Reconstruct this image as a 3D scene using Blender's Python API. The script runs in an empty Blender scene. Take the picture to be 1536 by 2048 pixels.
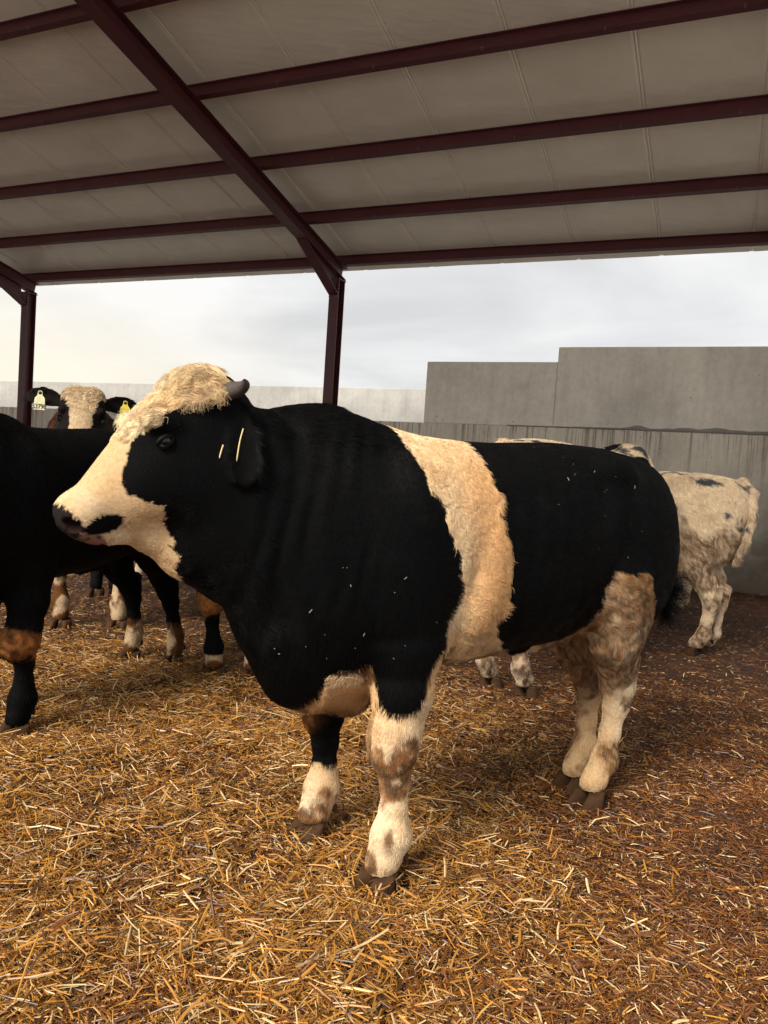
import bpy, math, random
import numpy as np
from mathutils import Matrix, Vector
R = math.radians
D = bpy.data
SC = bpy.context.scene

# ------------------------------------------------------------------ camera
PITCH, ROLL, YAW, FPX, SLOPE = R(3.0176), R(3.7841), R(23.8528), 1559.23, R(12.928)
CAM = np.array([0, 0, 1.3])
def cam_axes():
    cp, sp = math.cos(PITCH), math.sin(PITCH)
    f = np.array([0, cp, -sp]); up = np.array([0, sp, cp]); rt = np.array([1, 0, 0.])
    return rt*math.cos(ROLL)+up*math.sin(ROLL), -rt*math.sin(ROLL)+up*math.cos(ROLL), f
CR, CU, CF = cam_axes()
cam_d = D.cameras.new("camera"); cam = D.objects.new("camera", cam_d)
SC.collection.objects.link(cam); SC.camera = cam
M = Matrix.Identity(4)
for i in range(3):
    M[i][0], M[i][1], M[i][2], M[i][3] = CR[i], CU[i], -CF[i], CAM[i]
cam.matrix_world = M
cam_d.sensor_fit = 'VERTICAL'; cam_d.sensor_height = 36; cam_d.lens = 36*FPX/2048
cam_d.clip_start = .05; cam_d.clip_end = 3000

# ------------------------------------------------------------------ light
SC.view_settings.view_transform = 'Standard'; SC.view_settings.look = 'None'
SC.view_settings.gamma = 1; SC.view_settings.exposure = 0.9
SUN_EL, SUN_AZ = R(38), R(218)          # azimuth measured clockwise from +Y
sd = np.array([math.sin(SUN_AZ)*math.cos(SUN_EL), math.cos(SUN_AZ)*math.cos(SUN_EL), math.sin(SUN_EL)])
sun_d = D.lights.new("sun", 'SUN'); sun_d.energy = 3.3; sun_d.angle = R(26); sun_d.color = (1, .93, .82)
sun = D.objects.new("sun", sun_d); SC.collection.objects.link(sun)
sun.rotation_euler = Vector(sd).to_track_quat('Z', 'Y').to_euler()

world = D.worlds.new("World"); SC.world = world; world.use_nodes = True
def build_world():
    nt = world.node_tree; N = nt.nodes; Lk = nt.links; N.clear()
    out = N.new('ShaderNodeOutputWorld'); bg = N.new('ShaderNodeBackground')
    bg.inputs[1].default_value = .058
    sky = N.new('ShaderNodeTexSky'); sky.sky_type = 'NISHITA'; sky.sun_disc = False
    sky.sun_elevation = SUN_EL; sky.sun_rotation = SUN_AZ
    tc = N.new('ShaderNodeTexCoord'); sep = N.new('ShaderNodeSeparateXYZ')
    Lk.new(tc.outputs['Generated'], sep.inputs[0])
    # flatten the cloud layer: divide the direction by its height above the horizon
    add = N.new('ShaderNodeMath'); add.operation = 'ADD'; add.inputs[1].default_value = .16
    ab = N.new('ShaderNodeMath'); ab.operation = 'ABSOLUTE'
    Lk.new(sep.outputs[2], ab.inputs[0]); Lk.new(ab.outputs[0], add.inputs[0])
    dv = N.new('ShaderNodeVectorMath'); dv.operation = 'DIVIDE'
    cb = N.new('ShaderNodeCombineXYZ')
    for i in range(3): Lk.new(add.outputs[0], cb.inputs[i])
    Lk.new(tc.outputs['Generated'], dv.inputs[0]); Lk.new(cb.outputs[0], dv.inputs[1])
    n1 = N.new('ShaderNodeTexNoise'); n1.inputs['Scale'].default_value = 1.0; n1.inputs['Detail'].default_value = 7
    n1.inputs['Roughness'].default_value = .52; n1.inputs['Distortion'].default_value = .5
    Lk.new(dv.outputs[0], n1.inputs['Vector'])
    cr = N.new('ShaderNodeValToRGB'); e = cr.color_ramp.elements
    e[0].position = .34; e[0].color = (.68, .68, .68, 1); e[1].position = .66; e[1].color = (.95, .94, .93, 1)
    Lk.new(n1.outputs['Fac'], cr.inputs[0])
    # warm band low in the sky towards the left of the opening, where the sun sits behind the cloud
    dt = N.new('ShaderNodeVectorMath'); dt.operation = 'DOT_PRODUCT'; dt.inputs[1].default_value = (-.62, .785, 0)
    Lk.new(tc.outputs['Generated'], dt.inputs[0])
    mr = N.new('ShaderNodeMapRange'); mr.interpolation_type = 'SMOOTHSTEP'
    mr.inputs[1].default_value = .80; mr.inputs[2].default_value = 1.0; Lk.new(dt.outputs['Value'], mr.inputs[0])
    mz = N.new('ShaderNodeMapRange'); mz.interpolation_type = 'SMOOTHSTEP'
    mz.inputs[1].default_value = .26; mz.inputs[2].default_value = .04; Lk.new(sep.outputs[2], mz.inputs[0])
    ml = N.new('ShaderNodeMath'); ml.operation = 'MULTIPLY'; Lk.new(mr.outputs[0], ml.inputs[0]); Lk.new(mz.outputs[0], ml.inputs[1])
    warm = N.new('ShaderNodeMixRGB'); warm.inputs[2].default_value = (1.02, .93, .74, 1)
    Lk.new(ml.outputs[0], warm.inputs[0]); Lk.new(cr.outputs[0], warm.inputs[1])
    mul = N.new('ShaderNodeMixRGB'); mul.blend_type = 'MULTIPLY'; mul.inputs[0].default_value = 1
    mul.inputs[2].default_value = (10, 10, 10, 1); Lk.new(warm.outputs[0], mul.inputs[1])
    mix = N.new('ShaderNodeMixRGB'); mix.inputs[0].default_value = .93
    Lk.new(sky.outputs[0], mix.inputs[1]); Lk.new(mul.outputs[0], mix.inputs[2])
    Lk.new(mix.outputs[0], bg.inputs[0]); Lk.new(bg.outputs[0], out.inputs[0])
build_world()

# ------------------------------------------------------------------ helpers
def link(o, parent=None):
    SC.collection.objects.link(o)
    if parent is not None: o.parent = parent
    return o
def tag(o, label=None, cat=None, group=None, kind=None):
    if label: o['label'] = label
    if cat: o['category'] = cat
    if group: o['group'] = group
    if kind: o['kind'] = kind
    return o
def mesh_np(name, V, F, mat, parent=None, smooth=True, cols=None, cname='tint'):
    """F: (n,4) or (n,3) int array"""
    me = D.meshes.new(name)
    V = np.asarray(V, np.float32); F = np.asarray(F, np.int32); k = F.shape[1]
    me.vertices.add(len(V)); me.vertices.foreach_set('co', V.ravel())
    me.loops.add(F.size); me.loops.foreach_set('vertex_index', F.ravel())
    me.polygons.add(len(F)); me.polygons.foreach_set('loop_start', np.arange(len(F), dtype=np.int32)*k)
    me.polygons.foreach_set('use_smooth', np.full(len(F), smooth))
    me.update(calc_edges=True); me.validate()
    if cols is not None:
        a = me.attributes.new(cname, 'FLOAT_COLOR', 'POINT')
        c = np.ones((len(V), 4), np.float32); c[:, :3] = cols; a.data.foreach_set('color', c.ravel())
    if mat: me.materials.append(mat)
    return link(D.objects.new(name, me), parent)

class MB:
    """collects boxes / prisms into one mesh"""
    def __init__(s): s.v = []; s.f = []
    def pts(s, P, F):
        b = len(s.v); s.v += [tuple(map(float, p)) for p in P]; s.f += [tuple(b+i for i in f) for f in F]
    def box(s, o, a, b, c):
        """corner o, edge vectors a,b,c"""
        o, a, b, c = map(np.asarray, (o, a, b, c))
        P = [o, o+a, o+a+b, o+b, o+c, o+a+c, o+a+b+c, o+b+c]
        s.pts(P, [(0,3,2,1),(4,5,6,7),(0,1,5,4),(1,2,6,5),(2,3,7,6),(3,0,4,7)])
    def build(s, name, mat, parent=None, bevel=0, smooth=False):
        me = D.meshes.new(name); me.from_pydata(s.v, [], s.f); me.validate()
        import bmesh
        bm = bmesh.new(); bm.from_mesh(me); bmesh.ops.recalc_face_normals(bm, faces=bm.faces)
        if bevel: bmesh.ops.bevel(bm, geom=list(bm.edges), offset=bevel, segments=1, affect='EDGES', clamp_overlap=True)
        bm.to_mesh(me); bm.free()
        me.materials.append(mat)
        if smooth: me.polygons.foreach_set('use_smooth', [True]*len(me.polygons))
        return link(D.objects.new(name, me), parent)

rng = np.random.default_rng(7)
def vnoise(P, scale=1., seed=0):
    """value noise, 0..1, P (n,3)"""
    Q = P*scale + 100.37 + seed*17.13
    i = np.floor(Q).astype(np.int64); f = Q-i; f = f*f*(3-2*f)
    def h(x, y, z):
        n = (x*73856093) ^ (y*19349663) ^ (z*83492791) ^ (seed*2654435)
        n = (n ^ (n >> 13))*1274126177 & 0x7fffffff
        n = (n ^ (n >> 16))
        return (n & 0xffff)/65535.
    r = 0
    for dx in (0, 1):
        wx = f[:, 0] if dx else 1-f[:, 0]
        for dy in (0, 1):
            wy = f[:, 1] if dy else 1-f[:, 1]
            for dz in (0, 1):
                wz = f[:, 2] if dz else 1-f[:, 2]
                r = r+wx*wy*wz*h(i[:, 0]+dx, i[:, 1]+dy, i[:, 2]+dz)
    return r
def fbm(P, scale, oct=3, seed=0):
    r = 0; a = .5; t = 0
    for k in range(oct):
        r = r+a*vnoise(P, scale*2**k, seed+k); t += a; a *= .5
    return r/t
def sstep(a, b, x):
    t = np.clip((x-a)/(b-a), 0, 1); return t*t*(3-2*t)

# ------------------------------------------------------------------ materials
def newmat(name):
    m = D.materials.new(name); m.use_nodes = True
    nt = m.node_tree; return m, nt, nt.nodes['Principled BSDF']
def noise(nt, vec, scale, detail=4, rough=.55, dist=0):
    n = nt.nodes.new('ShaderNodeTexNoise'); n.inputs['Scale'].default_value = scale
    n.inputs['Detail'].default_value = detail; n.inputs['Roughness'].default_value = rough
    n.inputs['Distortion'].default_value = dist
    nt.links.new(vec, n.inputs['Vector']); return n
def mapping(nt, vec, scale):
    mp = nt.nodes.new('ShaderNodeMapping'); mp.inputs['Scale'].default_value = scale
    nt.links.new(vec, mp.inputs['Vector']); return mp.outputs[0]
def ramp(nt, fac, stops):
    r = nt.nodes.new('ShaderNodeValToRGB'); e = r.color_ramp.elements
    e[0].position, e[0].color = stops[0][0], (*stops[0][1], 1)
    e[1].position, e[1].color = stops[-1][0], (*stops[-1][1], 1)
    for p, c in stops[1:-1]: q = e.new(p); q.color = (*c, 1)
    nt.links.new(fac, r.inputs[0]); return r
def mixc(nt, fac, a, b, mode='MIX'):
    m = nt.nodes.new('ShaderNodeMixRGB'); m.blend_type = mode
    for i, v in enumerate((fac, a, b)):
        if hasattr(v, 'is_linked'): nt.links.new(v, m.inputs[i])
        elif i == 0: m.inputs[0].default_value = v
        else: m.inputs[i].default_value = (*v, 1)
    return m.outputs[0]
def bump(nt, b, h, strength, dist=.01):
    n = nt.nodes.new('ShaderNodeBump'); n.inputs['Strength'].default_value = strength
    n.inputs['Distance'].default_value = dist; nt.links.new(h, n.inputs['Height'])
    nt.links.new(n.outputs[0], b.inputs['Normal'])
def math_(nt, op, a, b=0., c=None):
    m = nt.nodes.new('ShaderNodeMath'); m.operation = op
    for i, v in enumerate((a, b) if c is None else (a, b, c)):
        if hasattr(v, 'is_linked'): nt.links.new(v, m.inputs[i])
        else: m.inputs[i].default_value = v
    return m.outputs[0]

def concrete(name, tone, streaks=False, ledge=2.08, bright=1.):
    m, nt, b = newmat(name)
    tc = nt.nodes.new('ShaderNodeTexCoord'); o = tc.outputs['Object']
    n1 = noise(nt, o, 1.1, 6, .6, .4); n2 = noise(nt, o, 14, 4, .6); n3 = noise(nt, mapping(nt, o, (5, 5, .35)), 1.6, 5, .6)
    t = np.array(tone)*bright
    c1 = ramp(nt, n1.outputs['Fac'], [(.3, tuple(t*.80)), (.5, tuple(t)), (.7, tuple(t*1.14))]).outputs[0]
    c2 = mixc(nt, .35, c1, ramp(nt, n3.outputs['Fac'], [(.3, (.75, .73, .70)), (.5, (1, 1, 1)), (.75, (1.12, 1.12, 1.12))]).outputs[0], 'MULTIPLY')
    c3 = mixc(nt, .35, c2, ramp(nt, n2.outputs['Fac'], [(.35, (.85, .85, .85)), (.6, (1.12, 1.12, 1.12))]).outputs[0], 'MULTIPLY')
    vo = nt.nodes.new('ShaderNodeTexVoronoi'); vo.inputs['Scale'].default_value = 9; nt.links.new(mapping(nt, o, (1, 1, .8)), vo.inputs['Vector'])
    wn = noise(nt, o, 6, 2); thr = math_(nt, 'MULTIPLY', wn.outputs['Fac'], .30)
    hole = math_(nt, 'LESS_THAN', math_(nt, 'ADD', vo.outputs['Distance'], .0), math_(nt, 'SUBTRACT', thr, .105))
    c4 = mixc(nt, math_(nt, 'MULTIPLY', hole, .75), c3, (.06, .055, .05))
    if streaks:
        sep = nt.nodes.new('ShaderNodeSeparateXYZ'); nt.links.new(o, sep.inputs[0])
        # run-down streaks of cement water below the ledge, each with its own length
        sn = noise(nt, mapping(nt, o, (17, 17, .35)), 1., 5, .75, .3); ln = noise(nt, mapping(nt, o, (7, 7, 0)), 1., 4, .6)
        d = math_(nt, 'SUBTRACT', ledge, sep.outputs[2])
        fade = nt.nodes.new('ShaderNodeMapRange'); nt.links.new(d, fade.inputs[0])
        nt.links.new(math_(nt, 'MULTIPLY', ln.outputs['Fac'], 1.5), fade.inputs[2]); fade.inputs[3].default_value = 1; fade.inputs[4].default_value = 0
        dark = math_(nt, 'MULTIPLY', ramp(nt, sn.outputs['Fac'], [(.52, (0, 0, 0)), (.58, (1, 1, 1))]).outputs[0], fade.outputs[0])
        c4 = mixc(nt, math_(nt, 'MULTIPLY', dark, .62), c4, (.10, .07, .045))
        lt = math_(nt, 'MULTIPLY', ramp(nt, sn.outputs['Fac'], [(.38, (1, 1, 1)), (.45, (0, 0, 0))]).outputs[0], fade.outputs[0])
        c4 = mixc(nt, math_(nt, 'MULTIPLY', lt, .55), c4, (.56, .53, .47))
        # dark brown growing stronger towards the foot of the wall, edge broken by noise
        fn = noise(nt, o, 2.2, 5, .65, .6)
        f2 = nt.nodes.new('ShaderNodeMapRange'); f2.interpolation_type = 'SMOOTHSTEP'
        nt.links.new(math_(nt, 'ADD', sep.outputs[2], math_(nt, 'MULTIPLY', fn.outputs['Fac'], -1.1)), f2.inputs[0])
        f2.inputs[1].default_value = 1.15; f2.inputs[2].default_value = -.45
        c4 = mixc(nt, math_(nt, 'MULTIPLY', f2.outputs[0], .9), c4, (.05, .034, .02))
    nt.links.new(c4, b.inputs['Base Color']); b.inputs['Roughness'].default_value = .85
    bump(nt, b, math_(nt, 'ADD', n2.outputs['Fac'], math_(nt, 'MULTIPLY', hole, -1.5)), .35, .008)
    return m
M_CON = concrete('concrete_cast', (.82, .765, .66))
M_WALL = concrete('concrete_streaked', (.78, .71, .58), streaks=True)
M_FAR = concrete('concrete_pale', (.36, .35, .33))

def steel():
    m, nt, b = newmat('red_oxide_paint')
    o = nt.nodes.new('ShaderNodeTexCoord').outputs['Object']
    n = noise(nt, o, 3, 5, .6); n2 = noise(nt, o, 60, 3)
    c = ramp(nt, n.outputs['Fac'], [(.3, (.062, .011, .014)), (.7, (.090, .018, .021))]).outputs[0]
    nt.links.new(mixc(nt, .25, c, ramp(nt, n2.outputs['Fac'], [(.4, (.6, .6, .6)), (.6, (1.2, 1.2, 1.2))]).outputs[0], 'MULTIPLY'), b.inputs['Base Color'])
    b.inputs['Roughness'].default_value = .5
    return m
M_STEEL = steel()
def sheet():
    m, nt, b = newmat('white_sheet')
    o = nt.nodes.new('ShaderNodeTexCoord').outputs['Object']
    n = noise(nt, o, 1.2, 5, .6, .5); n2 = noise(nt, mapping(nt, o, (1.2, 5, 1)), 2.2, 3)
    c = ramp(nt, n.outputs['Fac'], [(.3, (.74, .69, .60)), (.7, (.86, .81, .72))]).outputs[0]
    nt.links.new(c, b.inputs['Base Color'])
    nt.links.new(ramp(nt, n.outputs['Fac'], [(.3, (.12, .12, .12)), (.7, (.28, .28, .28))]).outputs[0], b.inputs['Roughness'])
    bump(nt, b, n2.outputs['Fac'], .25, .03)
    return m
M_SHEET = sheet()
def plain(name, col, rough=.6, spec=.5, metal=0):
    m, nt, b = newmat(name)
    o = nt.nodes.new('ShaderNodeTexCoord').outputs['Object']
    n = noise(nt, o, 40, 4); c = np.array(col)
    nt.links.new(ramp(nt, n.outputs['Fac'], [(.3, tuple(c*.8)), (.7, tuple(c*1.15))]).outputs[0], b.inputs['Base Color'])
    b.inputs['Roughness'].default_value = rough; b.inputs['Metallic'].default_value = metal
    b.inputs['Specular IOR Level'].default_value = spec
    return m
M_BOLT = plain('zinc', (.16, .15, .15), .5, .4, .3)
def ground_mat():
    m, nt, b = newmat('trodden_muck')
    o = nt.nodes.new('ShaderNodeTexCoord').outputs['Object']
    n = noise(nt, o, 2.5, 8, .65); n2 = noise(nt, o, 55, 6, .7); n3 = noise(nt, o, 11, 6, .7, .4)
    c = ramp(nt, n.outputs['Fac'], [(.3, (.028, .009, .003)), (.5, (.072, .025, .008)), (.7, (.13, .052, .015))]).outputs[0]
    c = mixc(nt, .8, c, ramp(nt, n2.outputs['Fac'], [(.35, (.45, .4, .35)), (.5, (1, 1, 1)), (.68, (1.9, 1.7, 1.3))]).outputs[0], 'MULTIPLY')
    nt.links.new(c, b.inputs['Base Color']); b.inputs['Roughness'].default_value = .72
    bump(nt, b, math_(nt, 'ADD', n2.outputs['Fac'], math_(nt, 'MULTIPLY', n3.outputs['Fac'], 1.6)), 1., .045)
    return m
M_GROUND = ground_mat()
def bounce_mat():  # pale concrete for the added light-bouncing slabs
    m, nt, b = newmat('bounce_concrete')
    o = nt.nodes.new('ShaderNodeTexCoord').outputs['Object']
    nt.links.new(ramp(nt, noise(nt, o, .8, 6).outputs['Fac'], [(.3, (.34, .32, .29)), (.7, (.48, .46, .42))]).outputs[0], b.inputs['Base Color']); b.inputs['Roughness'].default_value = .9
    return m
M_BOUNCE = bounce_mat()
def attr_mat(name, attr, rough=.6, spec=.4, sheen=0, var=0):
    m, nt, b = newmat(name)
    a = nt.nodes.new('ShaderNodeAttribute'); a.attribute_name = attr
    c = a.outputs['Color']
    if var:
        o = nt.nodes.new('ShaderNodeTexCoord').outputs['Object']
        c = mixc(nt, var, c, ramp(nt, noise(nt, o, 90, 4, .7).outputs['Fac'], [(.3, (.45, .42, .4)), (.7, (1.3, 1.3, 1.3))]).outputs[0], 'MULTIPLY')
    nt.links.new(c, b.inputs['Base Color'])
    b.inputs['Roughness'].default_value = rough; b.inputs['Specular IOR Level'].default_value = spec
    if name == 'hair':      # black coat is duller than the cream one
        sp = nt.nodes.new('ShaderNodeMapRange'); nt.links.new(a.outputs['Fac'], sp.inputs[0])
        sp.inputs[1].default_value = .005; sp.inputs[2].default_value = .15; sp.inputs[3].default_value = .13; sp.inputs[4].default_value = spec
        nt.links.new(sp.outputs[0], b.inputs['Specular IOR Level'])
    return m
M_STRAW = attr_mat('straw', 'tint', .42, .6)
M_SKIN = attr_mat('hide', 'tint', .8, .06, var=.4)
M_HAIR = attr_mat('hair', 'tint', .5, .14)
M_HORN = plain('horn', (.075, .060, .055), .6, .3)
M_HOOF = plain('hoof', (.060, .030, .014), .8, .15)
def eye_mat():
    m, nt, b = newmat('eye_wet'); b.inputs['Base Color'].default_value = (.004, .003, .003, 1)
    b.inputs['Roughness'].default_value = .08; b.inputs['Specular IOR Level'].default_value = .35
    return m
M_EYE = eye_mat()
M_EYEW = plain('eye_white', (.07, .065, .065), .2)
M_TAG = plain('tag_yellow', (.80, .62, .04), .45)
M_TAGP = plain('tag_pale', (.72, .70, .42), .45)
M_INK = plain('tag_ink', (.02, .02, .02), .6)
# ------------------------------------------------------------------ the barn (U along the wall, W away from the camera)
U = np.array([math.cos(YAW), -math.sin(YAW), 0]); W = np.array([math.sin(YAW), math.cos(YAW), 0]); Z = np.array([0, 0, 1.])
def P3(u, w, z): return U*u+W*w+Z*z
WALL = 11.287
EAVE = P3(-1.9053, 10.95, 4.6152)      # a point of the roof's underside at the eave purlin
T = -W*math.cos(SLOPE)+Z*math.sin(SLOPE); NR = W*math.sin(SLOPE)+Z*math.cos(SLOPE)
def RP(u, t, d=0): return EAVE-U*(EAVE@U)+U*u+T*t-NR*d    # d: depth below the sheet
ROOF_T = 13.6
# concrete walls
w = MB(); w.box(P3(-30, WALL, -.3), U*42, W*.25, Z*(2.085+.3)); o = w.build('pen_wall', M_WALL, bevel=.012)
tag(o, 'low streaked concrete wall closing the pen behind the cattle', 'wall')
# cement squeezed out along the joint between low wall and the panels above it
sv = []; sf = []; n = 420; us = np.linspace(-3.1, 6, n)
hh = np.maximum(.012, .055*(fbm(np.c_[us, us*0, us*0], 1.6, 4, 3)-.32)*2.2*sstep(-3.0, -.9, us)+.01)
hh += .035*np.exp(-((us+1.25)/.13)**2)+.03*np.exp(-((us+.25)/.15)**2)+.03*np.exp(-((us-.6)/.2)**2)
for i in range(n):
    sv += [P3(us[i], WALL+.028, 2.087), P3(us[i], WALL-.008, 2.089+hh[i]*.3), P3(us[i], WALL+.02, 2.089+hh[i])]
    if i: b = 3*i; sf += [(b-3, b, b+1, b-2), (b-2, b+1, b+2, b-1)]
o = mesh_np('cement_bead', sv, sf, concrete('cement_smear', (.30, .28, .24))); tag(o, 'rough cement bead squeezed out on top of the low wall', 'cement bead')
for i, (u0, u1, zt, off, lab) in enumerate(((-4.445, -2.432, 3.028, .045, 'shorter grey concrete panel standing left of the taller one'),
                                  (-2.428, 6.5, 3.24, .03, 'tall grey pitted concrete panel above the low wall at right'))):
    w = MB(); w.box(P3(u0, WALL+off, 2.089), U*(u1-u0), W*.18, Z*(zt-2.089)); o = w.build('concrete_panel', M_CON, bevel=.01)
    tag(o, lab, 'concrete panel', 'concrete panels standing on the low wall')
w = MB(); w.box(P3(-34, 15, -.3), U*40, W*.25, Z*(3.03+.3)); o = w.build('yard_wall', M_FAR, bevel=.01)
tag(o, 'pale daylit concrete wall outside, seen beyond the posts', 'wall')
w = MB(); w.box(P3(-13.2, WALL-.01, .0), U*.001, W*.001, Z*.001)

# steel frames: post, rafter, haunch
def ibeam(mb, a, b, side, up, wd, ht, tf=.012, tw=.008):
    """a,b: centreline of the outer flange (top); up points from bottom flange to the top flange"""
    a, b, side, up = map(np.asarray, (a, b, side, up)); L = b-a
    mb.box(a-side*wd/2-up*tf, L, side*wd, up*tf)
    mb.box(a-side*wd/2-up*ht, L, side*wd, up*tf)
    mb.box(a-side*tw/2-up*(ht-tf), L, side*tw, up*(ht-2*tf))
frames = [(-19.0, 'steel frame of post and rafter out past the left edge'), (-12.49, 'dark red steel post and rafter at the far left of the opening'),
          (-5.87, 'dark red steel post and long rafter crossing overhead, standing behind the black bull'), (.76, 'dark red steel frame beyond the right edge')]
for u, lab in frames:
    root = D.objects.new('steel_frame', None); link(root); root.location = P3(u, 10.9, 0)
    tag(root, lab, 'steel frame', 'steel frames carrying the shed roof')
    B = np.array(root.location)
    def put(mb, name):
        o = mb.build(name, M_STEEL, root); o.location = -B; return o
    m = MB(); ibeam(m, P3(u, 10.80, 0), P3(u, 10.80, 4.235), U, -W, .165, .20); put(m, 'post')
    m = MB(); ibeam(m, RP(u, -.14, .161), RP(u, ROOF_T, .161), U, NR, .18, .20, .012); put(m, 'rafter')
    # head plate and haunch
    m = MB(); m.box(P3(u-.09, 10.785, 4.205), U*.18, W*.235, Z*.016); put(m, 'head_plate')
    m = MB()
    for s in (-1, 1):
        pass
    t1 = 1.15
    a = RP(u, .18, .361); b = RP(u, t1, .361); c = P3(u, 10.80, 3.98)
    tf = .012
    for du0, du1, pts in ((-.004, .004, (a, b, c)),):
        m.pts([p+U*du0 for p in pts]+[p+U*du1 for p in pts], [(0, 1, 2), (5, 4, 3), (0, 3, 4, 1), (1, 4, 5, 2), (2, 5, 3, 0)])
    nrm = np.cross(c-b, U); nrm /= np.linalg.norm(nrm)
    if nrm[2] > 0: nrm = -nrm
    m.box(b-U*.085, c-b, U*.17, nrm*tf); put(m, 'haunch')
    m = MB()
    for i in range(4):
        for s in (-1, 1):
            p = P3(u+s*.075, 10.788, 3.94+i*.055); m.box(p-U*.009, U*.018, W*.012, Z*.018)
    o = m.build('bolt', M_BOLT, root); o.location = -B; o['kind'] = 'stuff'; o.name = 'bolts'

# purlins
pl = [(-.0, 'lowest dark red purlin along the eave'), (1.235, 'second dark red purlin up from the eave'), (2.525, 'third dark red purlin up from the eave'),
      (3.845, 'fourth dark red purlin up from the eave'), (5.10, 'fifth dark red purlin up, crossing the top edge')]
t = 6.38; k = 0
while t < ROOF_T:
    pl.append((t, 'dark red purlin higher up the roof, above the picture')); t += 1.28
_ends = [-22.3, -19.0, -12.49, -5.87, .76, 8.0]
for t, lab in pl:
    m = MB()
    ibeam(m, RP(-22.3, t-.04, .0015), RP(4.4, t-.04, .0015), T, NR, .075, .158, .008, .006)
    root = m.build('roof_purlin', M_STEEL)
    tag(root, lab, 'purlin', 'purlins under the roof sheets')
    # fixing screws through the purlin's lower flange
    if t < 5.2:
        m = MB()
        for i in range(26):
            u = -22+i*1.13+.28+.02
            p = RP(u, t-.02, .166); m.box(p, U*.014, T*.014, NR*.03)
        o = m.build('screws', M_BOLT, root); o['kind'] = 'stuff'

# roof sheets: one per bay width of 1.13, lapped, slightly dished
SW = 1.13
for i in range(-20, 4):
    u0 = i*SW-.01; vs = []; fs = []
    cols_ = 7; ts = np.linspace(-.515, ROOF_T+.3, 66)
    prof = [(0, -.001), (.012, .010), (.03, .0), (.5, -.0), (1.09, .0), (1.116, .010), (1.13, -.001)]
    for j, t in enumerate(ts):
        wob = .004*math.sin(t*2.1+i*1.7)+.003*math.sin(t*5.3+i)
        for q, (pu, pd) in enumerate(prof):
            vs.append(RP(u0+pu, t, -pd-.004+(wob+.006*math.sin(t*4.9*1.0) if q == 3 else 0)*0.6-.002))
    for j in range(len(ts)-1):
        for q in range(6):
            a = j*7+q; fs.append((a, a+1, a+8, a+7))
    nb = len(vs)
    top = [v+NR*.06 for v in vs]; vs2 = vs+top
    f2 = list(fs)+[tuple(x+nb for x in f[::-1]) for f in fs]
    for q in range(6): f2.append((q, q+nb, q+1+nb, q+1))
    for q in range(6):
        a = (len(ts)-1)*7+q; f2.append((a+1, a+1+nb, a+nb, a))
    for j in range(len(ts)-1):
        a = j*7; f2.append((a, a+7, a+7+nb, a+nb)); a = j*7+6; f2.append((a+nb, a+7+nb, a+7, a))
    vis = -14 <= i <= 0
    o = mesh_np('roof_sheet', vs2, f2, M_SHEET, smooth=False)
    tag(o, 'white metal roof sheet in the run of sheets over the pen', 'roof sheet', 'roof sheets over the pen')

# ground: one sheet, finely lumpy near the camera
# where hooves press the bedding down
FEET = [(.07, 2.37), (-.18, 2.69), (.93, 3.14), (.89, 3.29), (-1.59, 3.46), (-1.26, 4.86), (-2.04, 3.5), (-1.55, 4.9), (-1.93, 5.79), (-2.32, 5.69), (-2.42, 7.09), (-2.58, 7.06), (-.74, 4.66), (-.96, 4.65),
        (-.87, 5.8), (-1.01, 5.79), (1.44, 5.84), (.72, 4.82), (1.8, 5.53), (.91, 4.65), (1.57, 6.78), (2.56, 6.19), (1.79, 7.15), (2.68, 6.3), (-2.5, 8.1), (-1.4, 8.2), (-2.55, 8.5), (2.16, 8.3), (3.2, 8.3), (2.2, 8.7)]
def foot_d(x, y): return np.min([np.hypot(x-a, y-b) for a, b in FEET], axis=0)
def ground_h(x, y):
    P = np.c_[x, y, x*0]
    fd = foot_d(x, y)
    return -.012*np.exp(-(fd/.16)**2)+(1-np.exp(-(fd/.30)**2))*ground_raw(x, y)
def ground_raw(x, y):
    P = np.c_[x, y, x*0]
    return .06*(fbm(P, .9, 3, 11)-.5)+.065*(fbm(P, 4.5, 3, 23)-.5)*sstep(14, 8, np.hypot(x, y))
xs = np.unique(np.r_[-400, -120, -40, -20, np.linspace(-12, 9, 420), 20, 60, 160, 400])
ys = np.unique(np.r_[-300, -60, -15, -4, np.linspace(.5, 13, 300), 16, 20, 40, 120, 400])
X, Y = np.meshgrid(xs, ys); G = np.c_[X.ravel(), Y.ravel(), X.ravel()*0]
G[:, 2] = ground_h(G[:, 0], G[:, 1])*((abs(G[:, 0]) < 15) & (G[:, 1] < 14) & (G[:, 1] > -5))
nx = len(xs); a = (np.arange(len(ys)-1)[:, None]*nx+np.arange(nx-1)).ravel()
o = mesh_np('ground', G, np.c_[a, a+1, a+nx+1, a+nx], M_GROUND); tag(o, kind='structure')

# unseen pale slabs added on the open sides to bounce daylight under the roof
for nm, (u0, w0, du, dw) in (('bounce_slab_right', (4.8, -4.4, 30, 15.4)), ('bounce_slab_back', (-40, -40, 75, 35.5)), ('bounce_slab_far', (-40, 11.6, 75, 30))):
    w = MB(); w.box(P3(u0, w0, -.05), U*du, W*dw, Z*.13); o = w.build(nm, M_BOUNCE); tag(o, kind='structure')

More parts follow.
